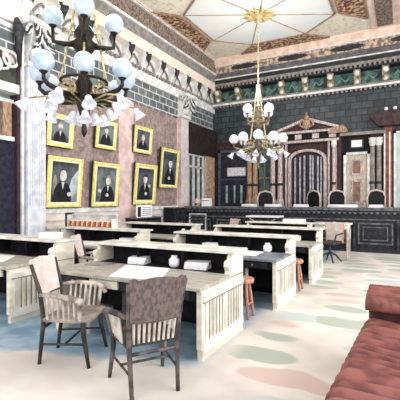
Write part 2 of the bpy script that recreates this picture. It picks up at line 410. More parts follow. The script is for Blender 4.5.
while x < XR - .1:
    dd.box((x, WY - .42, 6.7), (x + .08, WY - .3, 6.8)); dd.box((x, WY - .2, 5.86), (x + .08, WY - .04, 5.95)); x += .17
trim(dd, GREYB)
for i in range(11):
    x = -7.5 + i * .99
    b = trim(MB().prism([(WY - .06, 6.12), (WY - .16, 6.12), (WY - .2, 6.3), (WY - .34, 6.5), (WY - .34, 6.64), (WY - .06, 6.64)], x - .12, x + .12, 'x'), BRONZEL)
    k = MB().ball((x, WY - .33, 6.5), .11, seg=10); k.ball((x, WY - .2, 6.2), .08, seg=8); k.build('bracket_scroll', WHITE, b, smooth=True)
    a = MB().tube([(x + .28, WY - .09, 6.28), (x + .4, WY - .09, 6.45), (x + .55, WY - .09, 6.3), (x + .7, WY - .09, 6.42)], .035, 6)
    a.build('frieze_ornament', mat('frieze_leaf', (128, 160, 148), (96, 124, 118), 8), b, smooth=True)
# central arched door
YB = WY
cd = sempty('door_2', (-3.47, YB, 0))
def cb(name, m, bxs, **k):
    t = MB()
    for a, b in bxs: t.box(a, b)
    return t.build(name, m, cd, **k)
cb('pilaster', MAROON, [((-1.2, -.16, 0), (-.78, 0, 4.0))]); cb('pilaster', MAROON, [((.78, -.16, 0), (1.2, 0, 4.0))])
cb('pilaster_moulding', PALEP, [((-1.2, -.2, 0), (-1.12, -.16, 4.0)), ((-.9, -.2, 0), (-.82, -.16, 4.0)), ((.82, -.2, 0), (.9, -.16, 4.0)), ((1.12, -.2, 0), (1.2, -.16, 4.0))])
t = MB()
def archpts(r, zc, z0, n=14): return [(-r, z0)] + [(-r * math.cos(PI * k / n), zc + r * .55 * math.sin(PI * k / n)) for k in range(n + 1)] + [(r, z0)]
o_ = archpts(.78, 3.3, 0); i_ = archpts(.66, 3.27, 0)
for k in range(len(o_) - 1):
    t.prism([o_[k], o_[k + 1], i_[k + 1], i_[k]], -.2, -.02, 'y')
t.build('arch_frame', PALEP, cd)
t = MB().prism(i_, -.1, -.02, 'y'); t.build('door_leaf', mat('arch_door', (58, 44, 52), (36, 28, 34), 7), cd)
t = MB()
for x in (-.5, -.3, -.12, .12, .22, .42, .55): t.box((x - .03, -.14, .6), (x + .035, -.1, 3.3 + .2 * (1 - abs(x))))
t.build('door_curtain', mat('curtain_grey', (190, 190, 204), (140, 140, 158), 9), cd)
cb('entablature', PALEP, [((-1.25, -.26, 4.0), (1.25, 0, 4.1)), ((-1.3, -.3, 4.38), (1.3, 0, 4.48))], bevel=.01)
cb('entablature_panel', DARK, [((-1.2, -.2, 4.1), (1.2, 0, 4.38))])
cb('entablature_block', PALEP, [((x - .13, -.24, 4.14), (x + .13, -.2, 4.34)) for x in (-1.0, -.35, .35, 1.0)])
t = MB()
for s in (-1, 1):
    t.prism([(s * 1.25, 4.48), (s * 1.25, 4.58), (s * .1, 4.98), (s * .1, 4.86)], -.28, 0, 'y')
t.build('pediment', PALEP, cd)
MB().prism([(-1.1, 4.48), (1.1, 4.48), (0, 4.88)], -.14, 0, 'y').build('pediment_field', MAROON, cd)
t = MB(); t.ball((0, -.3, 4.72), .17, (1, .5, 1.3)); t.ball((0, -.3, 4.98), .1)
for s in (-1, 1): t.tube([(s * .1, -.3, 4.6), (s * .28, -.3, 4.7), (s * .22, -.3, 4.86), (s * .08, -.3, 4.9)], .05, 6)
t.lathe([(.12, 0), (.03, .08), (.05, .14), (.0, .2)], (0, -.3, 5.03), 8)
t.build('pediment_ornament', TAN, cd, smooth=True)
# right panelled door with small sign over it
rd = sempty('door_3', (-1.56, YB, 0))
MB().box((-.4, -.08, 0), (.36, 0, 3.4)).build('door_leaf', mat('panelled_door', (206, 198, 182), (176, 164, 150), 6, stretch=(4, 4, 1)), rd)
t = MB()
for z0, z1 in ((.3, 1.2), (1.5, 2.45), (2.6, 3.25)):
    t.box((-.24, -.12, z0), (.2, -.08, z1))
t.build('door_panel', PALEP, rd)
t = MB()
for z0, z1 in ((1.6, 2.35), (2.68, 3.17)): t.box((-.15, -.14, z0), (.11, -.12, z1))
t.build('door_inner_panel', mat('door_brown', (150, 120, 104), (120, 92, 82), 6), rd)
t = MB(); t.box((-.5, -.16, 0), (-.4, 0, 3.5)); t.box((.36, -.16, 0), (.46, 0, 3.5)); t.box((-.5, -.16, 3.4), (.46, 0, 3.5))
t.build('architrave', WHITE, rd)
MB().box((-.5, -.06, 3.5), (.46, 0, 4.2)).build('overdoor', DARK, rd)
t = MB(); t.box((-.62, -.26, 4.15), (1.0, 0, 4.26)); t.build('cornice', GREYB, rd)
MB().ball((.28, -.12, 1.6), .035).build('door_handle', BRASS, rd)
sg = thing('framed_notice', (-1.58, YB - .06, 3.65), 0, 'small white framed notice above the cream panelled door on the right', 'notice')
MB().box((-.24, -.06, 0), (.24, 0, .36)).build('frame', BRACK, sg)
MB().box((-.19, -.08, .05), (.19, -.06, .31)).build('sheet', PAPER, sg)
# columns on the back wall
def column(x, z1, m, r=.11, cap=WHITE, ped=True, y=YB - .16):
    tn[0] += 1
    t = MB(); t.lathe([(r * 1.5, 0), (r * 1.5, 1.6), (r * 1.15, 1.66), (r, 1.75), (r * .86, z1 - .2), (r * .9, z1)], (x, y, 0), 14)
    o = struct(t.build('trim_%d' % tn[0], m, smooth=False))
    MB().lathe([(r, 0), (r * 1.6, .18), (r * 1.2, .22), (r * 1.6, .3)], (x, y, z1), 12).build('capital', cap, o)
    MB().lathe([(r * 1.15, 0), (r * 1.3, .05), (r * 1.15, .1)], (x, y, 2.25), 12).build('ring', BRACK, o)
    return o
for x in (-4.92, -4.6): column(x, 3.6, PALEP)
for x in (-1.02, -.8): column(x, 3.7, GREYB, r=.09)
column(-2.4, 3.7, PALEP, r=.07, y=YB - .3)
for x in (-5.98, -5.72): column(x, 3.7, TAN, r=.12)
# left doorway of the back wall, dark, with glazed leaves
ld = sempty('door_4', (-6.75, YB, 0))
MB().box((-.68, -.05, 0), (.66, 0, 3.6)).build('door_leaf', mat('door_black', (30, 32, 42), (48, 50, 60), 7), ld)
t = MB()
for x0, x1 in ((-.42, -.32), (-.02, .05), (.3, .4)): t.box((x0, -.07, 1.5), (x1, -.05, 2.3))
t.build('door_glass', GLASSL, ld)
t = MB(); t.box((-.78, -.12, 0), (-.68, 0, 3.9)); t.box((.62, -.12, 0), (.7, 0, 3.9)); t.box((-.78, -.12, 3.8), (.7, 0, 3.9)); t.box((-.68, -.09, 2.55), (.66, -.05, 2.6))
t.build('architrave', mat('door_blue_grey', (92, 100, 122), (60, 66, 84), 7), ld)
nt_ = thing('notice_board', (-6.6, YB - .06, 2.68), 0, 'wide white notice board on the dark door at the left of the back wall', 'notice board')
MB().box((-.5, -.06, 0), (.46, 0, .46)).build('frame', BRACK, nt_)
MB().box((-.46, -.075, .04), (.42, -.06, .42)).build('sheet', mat('notice_sheet', (226, 226, 232), (196, 186, 198), 14), nt_)
w2 = struct(MB().box((-5.58, YB - .05, 1.2), (-5.05, YB, 4.0)).build('window_2', GLASSD))
t = MB(); t.box((-5.58, YB - .1, 2.55), (-5.05, YB - .05, 2.63)); t.box((-5.34, YB - .1, 1.2), (-5.29, YB - .05, 4.0)); t.box((-5.6, YB - .1, 3.95), (-5.02, YB - .05, 4.03))
t.build('window_frame', mat('sash_green', (110, 124, 116), (80, 92, 86), 8), w2)
trim(MB().prism([(-5.75, 4.2), (-5.6, 4.34), (-5.2, 4.44), (-4.8, 4.44), (-4.5, 4.3), (-4.5, 4.1), (-5.75, 4.1)], YB - .2, YB, 'y'), WHITE)
trim(MB().prism([(-2.62, 4.32), (-2.5, 4.5), (-2.05, 4.56), (-1.9, 4.4), (-1.9, 4.28), (-2.62, 4.28)], YB - .34, YB, 'y'), TAN)
trim(MB().box((-2.3, YB - .2, 0), (-2.14, YB, 4.28)), MAROON)
# far right: aedicule with deep dark cornice and a pale green window
ae = sempty('window_3', (.2, YB, 0))
t = MB(); t.box((-.85, -.1, 0), (-.55, 0, 4.4)); t.box((.9, -.1, 0), (1.2, 0, 4.4)); t.build('jamb', mat('aedicule_brown', (150, 92, 74), (108, 62, 54), 7), ae)
t = MB()
for x in (-.83, -.66): t.box((x, -.14, 0), (x + .05, -.1, 4.2))
t.box((-.5, -.12, 1.3), (-.42, 0, 4.2)); t.box((-.5, -.12, 4.12), (.9, 0, 4.2)); t.build('window_frame', WHITE, ae)
t = MB(); t.prism([(-1.0, 4.4), (-1.3, 4.75), (-1.05, 4.95), (1.3, 4.95), (1.6, 4.75), (1.3, 4.4)], -.4, 0, 'y'); t.build('cornice', mat('aedicule_dark', (50, 36, 40), (74, 54, 56), 7), ae)
t = MB()
for k in range(7): t.ball((-.75 + k * .3, -.35, 5.02), .07, seg=8)
t.build('cresting', WHITE, ae)
MB().box((-.42, -.04, 1.2), (.9, 0, 4.12)).build('pane', mat('green_blind', (176, 196, 184), (196, 208, 206), 2), ae)

# ---------------------------------------------------------------- ceiling panels
def flat(pts, z0, z1, m, name='ceiling_panel'):
    t = MB().prism(pts, z0, z1, 'z'); return t.build(name, m, ceil)
def bay(cx, cy):
    def Q(l): return [(cx + a, cy + b) for a, b in l]
    o8 = [(-2.25, -1.15), (-2.25, 1.15), (-1.05, 2.2), (1.05, 2.2), (2.25, 1.15), (2.25, -1.15), (1.05, -2.2), (-1.05, -2.2)]
    flat(Q(o8), CZ - .03, CZ, FIELD)
    for s in (-1, 1):
        flat(Q([(s * 3.2, -2.0), (s * 3.2, 2.0), (s * 2.4, 1.15), (s * 2.4, -1.15)]), CZ - .04, CZ, FLOR)
        flat(Q([(-1.8, s * 2.95), (1.8, s * 2.95), (1.1, s * 2.35), (-1.1, s * 2.35)]), CZ - .04, CZ, FLOR)
        for u in (-1, 1):
            flat(Q([(s * 3.1, u * 2.2), (s * 3.1, u * 2.9), (s * 2.0, u * 2.9), (s * 1.25, u * 2.25), (s * 2.35, u * 1.3)]), CZ - .02, CZ, OCT)
    t = MB()
    for k in range(8):
        a = o8[k]; b = o8[(k + 1) % 8]
        t.tube([(cx + a[0], cy + a[1], CZ - .03), (cx + b[0], cy + b[1], CZ - .03)], .035, 6)
    for s in (-1, 1):
        for a, b in (((s * 3.2, -2), (s * 3.2, 2)), ((s * 3.2, 2), (s * 2.4, 1.15)), ((s * 3.2, -2), (s * 2.4, -1.15)), ((s * 2.4, -1.15), (s * 2.4, 1.15)),
                     ((-1.8, s * 2.95), (1.8, s * 2.95)), ((-1.8, s * 2.95), (-1.1, s * 2.35)), ((1.8, s * 2.95), (1.1, s * 2.35)),
                     ((-2.25, s * 1.15), (0, 0)), ((2.25, s * 1.15), (0, 0)), ((-1.05, s * 2.2), (0, 0)), ((1.05, s * 2.2), (0, 0))):
            thin = a == (-2.25, s * 1.15) or a == (2.25, s * 1.15) or a == (-1.05, s * 2.2) or a == (1.05, s * 2.2)
            t.tube([(cx + a[0], cy + a[1], CZ - .03), (cx + b[0], cy + b[1], CZ - .03)], .018 if thin else .035, 6)
    t.build('rib', RIB, ceil)
    # rosette
    t = MB()
    for k in range(12):
        a = 2 * PI * k / 12
        t.tube([(cx + .12 * math.cos(a), cy + .12 * math.sin(a), CZ - .05), (cx + .35 * math.cos(a + .1), cy + .35 * math.sin(a + .1), CZ - .08), (cx + .58 * math.cos(a), cy + .58 * math.sin(a), CZ - .03)], [.05, .07, .02], 6)
    t.lathe([(.06, -.16), (.2, -.08), (.22, 0)], (cx, cy, CZ), 14)
    t.build('rosette', mat('rosette_gilt', (222, 204, 150), (190, 160, 110), 10), ceil, smooth=True)
BX = -4.27
bay(BX, 12.2); bay(BX, 5.2); 
flat([(WX + .5, 15.2), (XR, 15.2), (XR, 15.35), (WX + .5, 15.35)], CZ - .05, CZ, PINKB, 'ceiling_band')
flat([(WX + .5, 8.4), (XR, 8.4), (XR, 9.0), (WX + .5, 9.0)], CZ - .05, CZ, PINKB, 'ceiling_band')
flat([(-1.0, YF), (-.1, YF), (-.1, 15.2), (-1.0, 15.2)], CZ - .04, CZ, PINKB, 'ceiling_band')
flat([(-.8, 10), (-.3, 10), (-.3, 15.0), (-.8, 15.0)], CZ - .06, CZ, FLOR2, 'ceiling_band')
flat([(WX + .5, YF), (WX + .56, YF), (WX + .56, 15.2), (WX + .5, 15.2)], CZ - .05, CZ, PINKB, 'ceiling_band')

# ---------------------------------------------------------------- judges' bench on a dais
dais = struct(MB().box((WX, 13.25, 0), (XR, WY, .55)).build('trim_dais', BENCH)); dais.name = 'trim_90'
bn = thing('judges_bench', (-3.4, 13, 0), 0, 'long black panelled judges\' bench across the back of the room', 'bench')
BL, BR = WX + 3.4 + .25, 5.0
MB().box((BL, 0, 0), (BR, .22, 1.22)).build('front', BENCH, bn)
MB().box((BL, -.12, 1.3), (BR, .5, 1.4)).build('top', BENCHL, bn, bevel=.02)
MB().box((BL, -.06, 1.22), (BR, .3, 1.3)).build('top_moulding', BENCH, bn)
pp = [(BL, 1.26)]; x = BL
while x < BR - .1:
    pp += [(x, 1.2), (x + .08, 1.2), (x + .08, 1.245), (x + .16, 1.245)]; x += .16
pp += [(x, 1.26)]
t = MB().prism(pp, -.1, -.0, 'y')
t.build('dentils', BENCHL, bn)
MB().box((BL, -.04, 1.0), (BR, 0, 1.04)).build('rail', BENCHL, bn)
MB().box((BL, -.06, 0), (BR, 0, .14)).build('plinth', BENCH, bn)
x = BL + .15
while x < BR - 1.1:
    def fr(x0, x1, z0, z1, b=.045):
        t = MB(); t.box((x0, -.035, z0), (x1, 0, z0 + b)); t.box((x0, -.035, z1 - b), (x1, 0, z1)); t.box((x0, -.035, z0 + b), (x0 + b, 0, z1 - b)); t.box((x1 - b, -.035, z0 + b), (x1, 0, z1 - b)); return t
    fr(x, x + 1.0, .25, .92).build('panel', BENCHL, bn)
    fr(x + .14, x + .86, .37, .8, .03).build('panel', BENCHL, bn)
    MB().lathe([(.05, .14), (.07, .3), (.045, .4), (.06, .8), (.08, .9), (.05, 1.0)], (x + 1.12, -.03, 0), 8).build('baluster', BENCH, bn)
    x += 1.24
# pale framed panel at the left end
t = fr(BL + .2, BL + .95, .45, 1.12, .05); t.build('pale_panel_frame', WHITE, bn)

# high-backed chairs behind the bench
def judge_chair():
    r = thing('high_backed_chair', (0, 0, .55), 0)
    MB().box((-.27, -.25, .42), (.27, .27, .52)).build('seat', DARK, r, bevel=.03)
    t = MB().prism([(-.26, .5), (-.3, 1.2), (-.22, 1.36), (0, 1.4), (.22, 1.36), (.3, 1.2), (.26, .5)], -.32, -.24, 'y')
    b = t.build('backrest', DARK, r, bevel=.02)
    MB().tube([(-.31, -.28, .5), (-.33, -.28, 1.18), (-.24, -.28, 1.38), (0, -.28, 1.44), (.24, -.28, 1.38), (.33, -.28, 1.18), (.31, -.28, .5)], .035, 8).build('back_frame', SPIN, r, smooth=True)
    for s in (-1, 1):
        MB().tube([(s * .3, -.26, .8), (s * .36, 0, .82), (s * .34, .22, .78), (s * .32, .24, .5)], .035, 8).build('armrest', SPIN, r, smooth=True)
        for q in (-1, 1): MB().tube([(s * .23, q * .2, .42), (s * .25, q * .22, 0)], [.03, .022], 8).build('leg', DWOOD, r)
    return r
jc = judge_chair()
jspots = [(-4.63, 'leftmost, before the pair of white columns'), (-3.1, 'in front of the arched central door'), (-1.94, 'between the arched door and the cream panelled door'), (-.66, 'rightmost, beside the paired grey columns')]
for i, (x, l) in enumerate(jspots):
    o = jc if i == 0 else copy_tree(jc)
    o.location = (x, 14.3, .55); o.rotation_euler[2] = R(180 + [40, -35, 40, 35][i])
    tag(o, 'dark high backed chair behind the bench, ' + l, 'chair', 'chairs behind the judges\' bench')
# things on the bench
def sheet_pile(x, y, z, rz, sx, sy, h, label, name='paper_pile', m=PAPER, grp=None):
    o = thing(name, (x, y, z), rz)
    for k in range(3): MB().box((-sx / 2, -sy / 2, k * h / 3 + .001), (sx / 2, sy / 2, (k + 1) * h / 3), Matrix.Rotation(R(6 * (k - 1)), 4, 'Z')).build('sheet', m, o)
    return tag(o, label, 'papers', grp)
for x, sx, l in ((-5.0, .5, 'before the paired white columns'), (-4.1, .55, 'left of the arched door'), (-3.1, .45, 'right of the arched door'), (-1.75, .9, 'in front of the cream panelled door'), (-.75, .4, 'near the right edge of the photo')):
    sheet_pile(x, 13.22, 1.4, 0, sx, .28, .09, 'low pile of white papers on the bench top, ' + l, grp='papers on the bench top')
bx = thing('white_box', (-6.75, 13.2, 1.4), 8, 'white upright box on the left part of the bench top, below the notice board', 'box')
MB().box((-.17, -.12, 0), (.17, .12, .3)).build('body', PAPER, bx); MB().box((-.15, -.13, .2), (.15, -.12, .23)).build('label_strip', BENCHL, bx)
bu = thing('covered_lamp', (-7.15, 13.2, 1.4), 0, 'pinkish domed lamp on the bench top beside the white box', 'lamp')
MB().lathe([(.1, 0), (.1, .03), (.03, .05), (.03, .14)], (0, 0, 0), 12).build('base', BRASS, bu)
MB().lathe([(.17, .12), (.17, .16), (.11, .28), (.04, .32)], (0, 0, 0), 14).build('lamp_shade', PALEP, bu)

# ---------------------------------------------------------------- desks
def desk(X0, X1, Y0, label, top=TOP, drawers=(0,), left_open=True):
    W = X1 - X0; cx = (X0 + X1) / 2
    r = thing('courtroom_desk', (cx, Y0, 0), 0, label, 'desk', 'double desks with raised rear galleries')
    h = W / 2
    prof = [(.06, .0), (.06, .10), (.04, .12), (.04, .70), (.0, .72), (.0, .755), (.72, .755), (.74, .80), (.70, .86), (.72, .92), (.80, .935), (.80, .965), (.83, 1.0), (1.16, 1.0), (1.16, .0)]
    for s in (-1, 1):
        x0, x1 = (h - .06, h) if s > 0 else (-h, -h + .06)
        e = MB().prism(prof, x0, x1, 'x').build('end_panel', CREAM, r)
        q = MB(); xo = x1 if s > 0 else x0 - .012
        for yy in (.14, .62, 1.1): q.box((xo, yy - .03, .18), (xo + .011, yy + .03, .6))
        q.box((xo, .06, .6), (xo + .014, 1.14, .66)); q.box((xo, .06, .08), (xo + .014, 1.14, .18))
        for k in range(4):
            for y0 in (.2, .68): q.box((xo, y0 + .08 * k + .04, .18), (xo + .009, y0 + .08 * k + .06, .6))
        q.build('end_moulding', CAP, e)
        fl = MB()
        for k in range(5):
            for y0 in (.2, .68): fl.box((xo, y0 + .08 * k + .005, .18), (xo + .005, y0 + .08 * k + .02, .6))
        fl.build('end_flutes', CREAMLINE, e)
        l = MB(); l.box((xo, .02, .725), (xo + .013, 1.14, .735)); l.box((xo, .07, .585), (xo + .015, 1.13, .6)); l.build('end_groove', CREAMLINE, e)
    MB().box((-h - .03, -.05, .73), (h + .03, .74, .77)).build('tabletop', top, r, bevel=.008)
    MB().box((-h - .03, .76, 1.0), (h + .05, 1.2, 1.035)).build('gallery_shelf', CAP, r, bevel=.008)
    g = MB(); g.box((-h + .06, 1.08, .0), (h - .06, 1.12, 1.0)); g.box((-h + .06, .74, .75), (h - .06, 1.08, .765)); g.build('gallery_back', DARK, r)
    for k in range(1, 3):
        x = -h + W * k / 3
        MB().prism([(.86, .765), (.82, .9), (.86, 1.0), (1.08, 1.0), (1.08, .765)], x - .012, x + .012, 'x').build('divider', DARK, r)
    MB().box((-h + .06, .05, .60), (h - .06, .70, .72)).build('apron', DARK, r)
    for k in range(4):
        x0 = -h + .12 + k * (W - .24) / 4
        d = MB().box((x0 + .02, .015, .615), (x0 + (W - .24) / 4 - .02, .05, .71)).build('drawer', CREAM if k in drawers else BENCH, r, bevel=.005)
        MB().ball((x0 + (W - .24) / 8, .0, .662), .016, seg=8).build('knob', BRACK if k in drawers else BRASS, d)
    for s in (-1, 0, 1):
        MB().tube([(s * (h - .5), .12, .6), (s * (h - .5), .12, .0)], [.03, .022], 8).build('leg', SPIN if s else DWOOD, r)
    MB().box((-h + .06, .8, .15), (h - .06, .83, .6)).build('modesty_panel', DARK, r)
    return r
desk(-3.9, -1.79, 3.35, 'large cream desk in the foreground with a white sheet spread on its grey top', drawers=(1,))
desk(-3.85, -1.64, 5.42, 'cream desk with slate grey top directly behind the foreground desk', DARKTOP, ())
desk(-4.0, -1.55, 7.45, 'third cream desk back in the right row, narrow view of its end panel', TOP, ())
desk(-3.9, -2.15, 9.3, 'farthest cream desk of the right row, nearest the judges\' bench', TOP, ())
desk(-6.75, -4.58, 3.2, 'cream desk cut by the left edge of the photo, papers on its top', TOP, (3,))
desk(-6.75, -4.62, 5.3, 'cream desk in the left row carrying the rack of orange books', TOP, ())
desk(-6.75, -4.55, 7.4, 'farthest cream desk of the left row, below the narrow portraits', TOP, ())

# papers and objects on desks
def paper(pts, z, label, m=PAPER, name='paper_sheet', cat='paper', g=None):
    o = MB().prism(pts, z, z + .008, 'z').build(name, m); return tag(o, label, cat, g)
paper([(-2.95, 3.33), (-3.25, 4.0), (-2.6, 4.06), (-2.32, 3.42)], .77, 'large white sheet lying on the foreground desk')
paper([(-6.0, 3.25), (-6.3, 3.7), (-5.3, 3.85), (-4.95, 3.4)], .77, 'white sheets on the left edge desk', g=None)
paper([(-3.75, 3.75), (-3.8, 4.05), (-3.45, 4.05), (-3.42, 3.8)], .77, 'small grey blotter at the far left of the foreground desk', m=GREYB)
paper([(-2.45, 5.55), (-2.5, 6.1), (-2.05, 6.12), (-2.02, 5.6)], .77, 'white sheet on the slate topped second desk')
paper([(-6.5, 5.35), (-6.5, 5.9), (-5.2, 6.0), (-5.1, 5.45)], .77, 'white papers on the left row desk with the book rack')
for i, (x, y, z, rz, sx, l) in enumerate(((-4.95, 4.22, 1.035, 10, .3, 'on the gallery of the left edge desk'), (-5.0, 6.2, .77, 20, .3, 'in the gallery recess of the book rack desk'), (-3.1, 6.2, .77, -10, .22, 'in the left part of the second desk recess'), (-2.15, 8.25, .77, 10, .4, 'in the third desk recess'), (-2.6, 10.3, 1.035, 10, .6, 'on the gallery of the desk nearest the bench'), (-3.2, 4.22, .77, 12, .25, 'in the recess of the foreground desk, left part'), (-2.3, 4.25, .77, 12, .3, 'in the recess of the foreground desk, right part'))):
    sheet_pile(x, y, z, rz, sx, .2, .09, 'white paper pile ' + l, grp='papers on the desks')
# inkwell-like white jar in recess
for x, y, l in ((-2.62, 4.2, 'in the foreground desk recess'), (-2.0, 6.15, 'in the second desk recess'), (-4.85, 8.2, 'in the farthest left desk recess')):
    o = MB().lathe([(.05, 0), (.07, .03), (.07, .1), (.04, .13), (.045, .15)], (x, y, .77), 14).build('inkwell', PAPER, smooth=True)
    tag(o, 'round white inkwell ' + l, 'inkwell', 'white inkwells')
# book rack on the left-row desk gallery
rk = thing('book_rack', (-6.08, 6.3, 1.035), 0, 'long low pale rack holding a row of orange and cream books', 'book rack')
t = MB(); t.box((-.64, -.1, 0), (.64, .1, .015)); t.box((-.64, .08, .015), (.64, .1, .27)); t.box((-.66, -.1, 0), (-.64, .1, .27)); t.box((.64, -.1, 0), (.66, .1, .2)); t.box((-.66, .04, .27), (.66, .12, .29))
t.build('frame', CAP, rk)
MB().box((-.70, -.12, 0), (-.66, .12, .32)).build('rack_end', BRACK, rk)
bk = None
for k in range(17):
    x = -.6 + k * .0735
    if k < 2:
        b = thing('book', (0, 0, 0), 0)
        MB().box((-.024, -.08, 0), (.024, .05, .12)).build('cover', ORANGE if k == 0 else CBIND, b, bevel=.004)
        MB().box((-.018, -.075, .12), (.018, .048, .124)).build('pages', PAPER, b)
        if k == 0: b0 = b
        else: b1 = b
        o = b
    else: o = copy_tree(b0 if k % 2 == 0 else b1)
    o.location = (-6.08 + x, 6.3, 1.0585); o.rotation_euler = (0, R(14), 0)
    nth = ['first', 'second', 'third', 'fourth', 'fifth', 'sixth', 'seventh', 'eighth', 'ninth'][k // 2]
    cc = 'orange' if k % 2 == 0 else 'cream'
    tag(o, cc + ' bound book in the long desk rack, ' + nth + ' ' + cc + ' one from the left', 'book', cc + ' books in the desk rack')

# ---------------------------------------------------------------- armchairs
def armchair(frame, panel, spin, seatm, arm=None):
    arm = arm or frame
    r = thing('armchair', (0, 0, 0), 0)
    t = MB().prism([(-.25, -.22), (-.28, .18), (-.22, .27), (.22, .27), (.28, .18), (.25, -.22)], .43, .47, 'z')
    t.build('seat', seatm, r, bevel=.012)
    for s in (-1, 1):
        MB().tube([(s * .21, -.27, 0), (s * .22, -.22, .44), (s * .235, -.25, .72), (s * .26, -.33, 1.0)], [.019, .024, .022, .018], 8).build('rear_leg', frame, r, smooth=True)
        MB().tube([(s * .27, .26, 0), (s * .25, .2, .3), (s * .25, .19, .44)], [.018, .026, .026], 8).build('front_leg', frame, r, smooth=True)
        MB().tube([(s * .25, -.24, .70), (s * .31, -.08, .71), (s * .33, .1, .69), (s * .32, .2, .66), (s * .31, .24, .60)], [.02, .026, .03, .034, .024], 8).build('armrest', arm, r, smooth=True)
        MB().tube([(s * .27, .17, .46), (s * .315, .18, .66)], [.02, .022], 8).build('arm_post', arm, r)
        for k in range(6):
            y = -.16 + k * .055
            MB().tube([(s * .262, y, .46), (s * (.29 + .03 * k / 6), y + .01, .70)], [.011, .013], 6).build('arm_spindle', spin, r)
        MB().tube([(s * .215, -.24, .2), (s * .25, .22, .22)], .012, 6).build('stretcher', frame, r)
    MB().tube([(-.235, 0, .21), (.235, 0, .21)], .012, 6).build('stretcher', frame, r)
    MB().tube([(-.22, -.22, .37), (.22, -.22, .37)], .016, 6).build('stretcher', frame, r)
    for k in range(9):
        x = -.18 + k * .045
        MB().tube([(x, -.22, .46), (x * 1.05, -.255, .66)], [.011, .013], 6).build('back_spindle', spin, r)
    # curved back panel with an arched crest
    t = MB(); n = 12; fr_ = []; 
    for k in range(n + 1):
        u = -1 + 2 * k / n; x0 = u * .225; x1 = u * .255
        yb = -.03 * (1 - u * u)
        zt = 1.0 + .045 * (1 - u * u) + (.03 if abs(u) > .8 else 0)
        fr_.append([(x0, -.24 + yb, .655), (x1, -.33 + yb, zt), (x1, -.355 + yb, zt), (x0, -.265 + yb, .655)])
    vs = [[t.bm.verts.new(p) for p in q] for q in fr_]
    for k in range(n):
        for j in range(4): t.bm.faces.new((vs[k][j], vs[k + 1][j], vs[k + 1][(j + 1) % 4], vs[k][(j + 1) % 4]))
    t.bm.faces.new(vs[0]); t.bm.faces.new(vs[-1][::-1])
    t.build('backrest', panel, r)
    MB().tube([(-.235, -.25, .66), (0, -.285, .655), (.235, -.25, .66)], .016, 6).build('back_rail', frame, r)
    return r
A = armchair(DWOOD, LWOOD, SPIN, mat('worn_seat', (168, 156, 150), (120, 110, 106), 7), mat('pale_arm_wood', (196, 186, 180), (120, 112, 108), 9))
A.location = (-3.05, 2.9, 0); A.rotation_euler = (0, 0, R(-66))
tag(A, 'slatted armchair with pale pinkish back at the left end of the foreground desk', 'chair', 'slatted armchairs')
B = armchair(mat('worn_chair_wood', (104, 96, 94), (52, 48, 50), 9), GWOOD, SPIN, DWOOD)
B.location = (-2.04, 2.78, 0); B.rotation_euler = (0, 0, R(55)); B.scale = (.97, .97, .97)
tag(B, 'grey-brown armchair seen from behind, in front of the foreground desk', 'chair', 'slatted armchairs')
C = copy_tree(A); C.location = (-4.6, 4.86, 0); C.rotation_euler = (0, 0, R(-60))
tag(C, 'slatted armchair with white back between the left row and the foreground desk', 'chair', 'slatted armchairs')
E_ = copy_tree(A); E_.location = (-4.9, 10.95, 0); E_.rotation_euler = (0, 0, R(150))
tag(E_, 'slatted armchair standing left of the small white topped table before the bench', 'chair', 'slatted armchairs')

F_ = copy_tree(A); F_.location = (-3.0, 11.5, 0); F_.rotation_euler = (0, 0, R(190))
tag(F_, 'slatted armchair facing the room, right of the small white topped table', 'chair', 'slatted armchairs')
# reddish stools between the desks of the right row
def stool():
    r = thing('stool', (0, 0, 0), 0)
    MB().lathe([(.17, .5), (.18, .53), (.17, .56)], (0, 0, 0), 20).build('seat', RWOOD, r)
    for k in range(4):
        a = PI / 4 + k * PI / 2
        MB().tube([(.1 * math.cos(a), .1 * math.sin(a), .5), (.13 * math.cos(a), .13 * math.sin(a), .3), (.19 * math.cos(a), .19 * math.sin(a), 0)], [.025, .034, .022], 8).build('leg', RWOOD, r, smooth=True)
    t = MB()
    for k in range(4):
        a = PI / 4 + k * PI / 2; b = a + PI / 2
        t.tube([(.155 * math.cos(a), .155 * math.sin(a), .2), (.155 * math.cos(b), .155 * math.sin(b), .2)], .012, 6)
    t.build('stretcher', RWOOD, r)
    return r
S = stool(); S.location = (-1.98, 5.0, 0); S.scale = (.85, .85, .98)
tag(S, 'reddish wooden stool in the gap behind the foreground desk', 'stool', 'reddish stools')
S2 = copy_tree(S); S2.location = (-1.75, 6.98, 0); tag(S2, 'reddish wooden stool in the gap behind the slate topped desk', 'stool', 'reddish stools')

# clerk's table with swivel chair, right of the rows
ct = thing('tall_table', (-1.75, 11.2, 0), 0, 'tall narrow white topped table in front of the bench, right of the desks', 'table')
MB().box((-.5, -.3, .95), (.5, .3, 1.0)).build('tabletop', CAP, ct, bevel=.01)
MB().box((-.44, -.25, .84), (.44, .25, .95)).build('apron', CREAM, ct)
for sx in (-1, 1):
    for sy in (-1, 1): MB().tube([(sx * .42, sy * .23, .84), (sx * .42, sy * .23, .4), (sx * .42, sy * .23, 0)], [.04, .03, .022], 8).build('leg', SPIN, ct)
sw = thing('swivel_chair', (-1.7, 10.45, 0), 160, 'swivel chair with tan back on a splayed black base by the tall table', 'chair')
MB().box((-.23, -.22, .48), (.23, .22, .54)).build('seat', DWOOD, sw, bevel=.02)
t = MB().prism([(-.22, .56), (-.25, 1.0), (0, 1.06), (.25, 1.0), (.22, .56)], -.26, -.22, 'y'); t.build('backrest', LWOOD, sw)
for s in (-1, 1):
    MB().tube([(s * .23, -.24, .5), (s * .25, -.25, 1.02)], .022, 8).build('back_post', RWOOD, sw)
    MB().tube([(s * .24, -.24, .76), (s * .29, 0, .76), (s * .27, .17, .74), (s * .22, .17, .54)], .02, 8).build('armrest', DWOOD, sw)
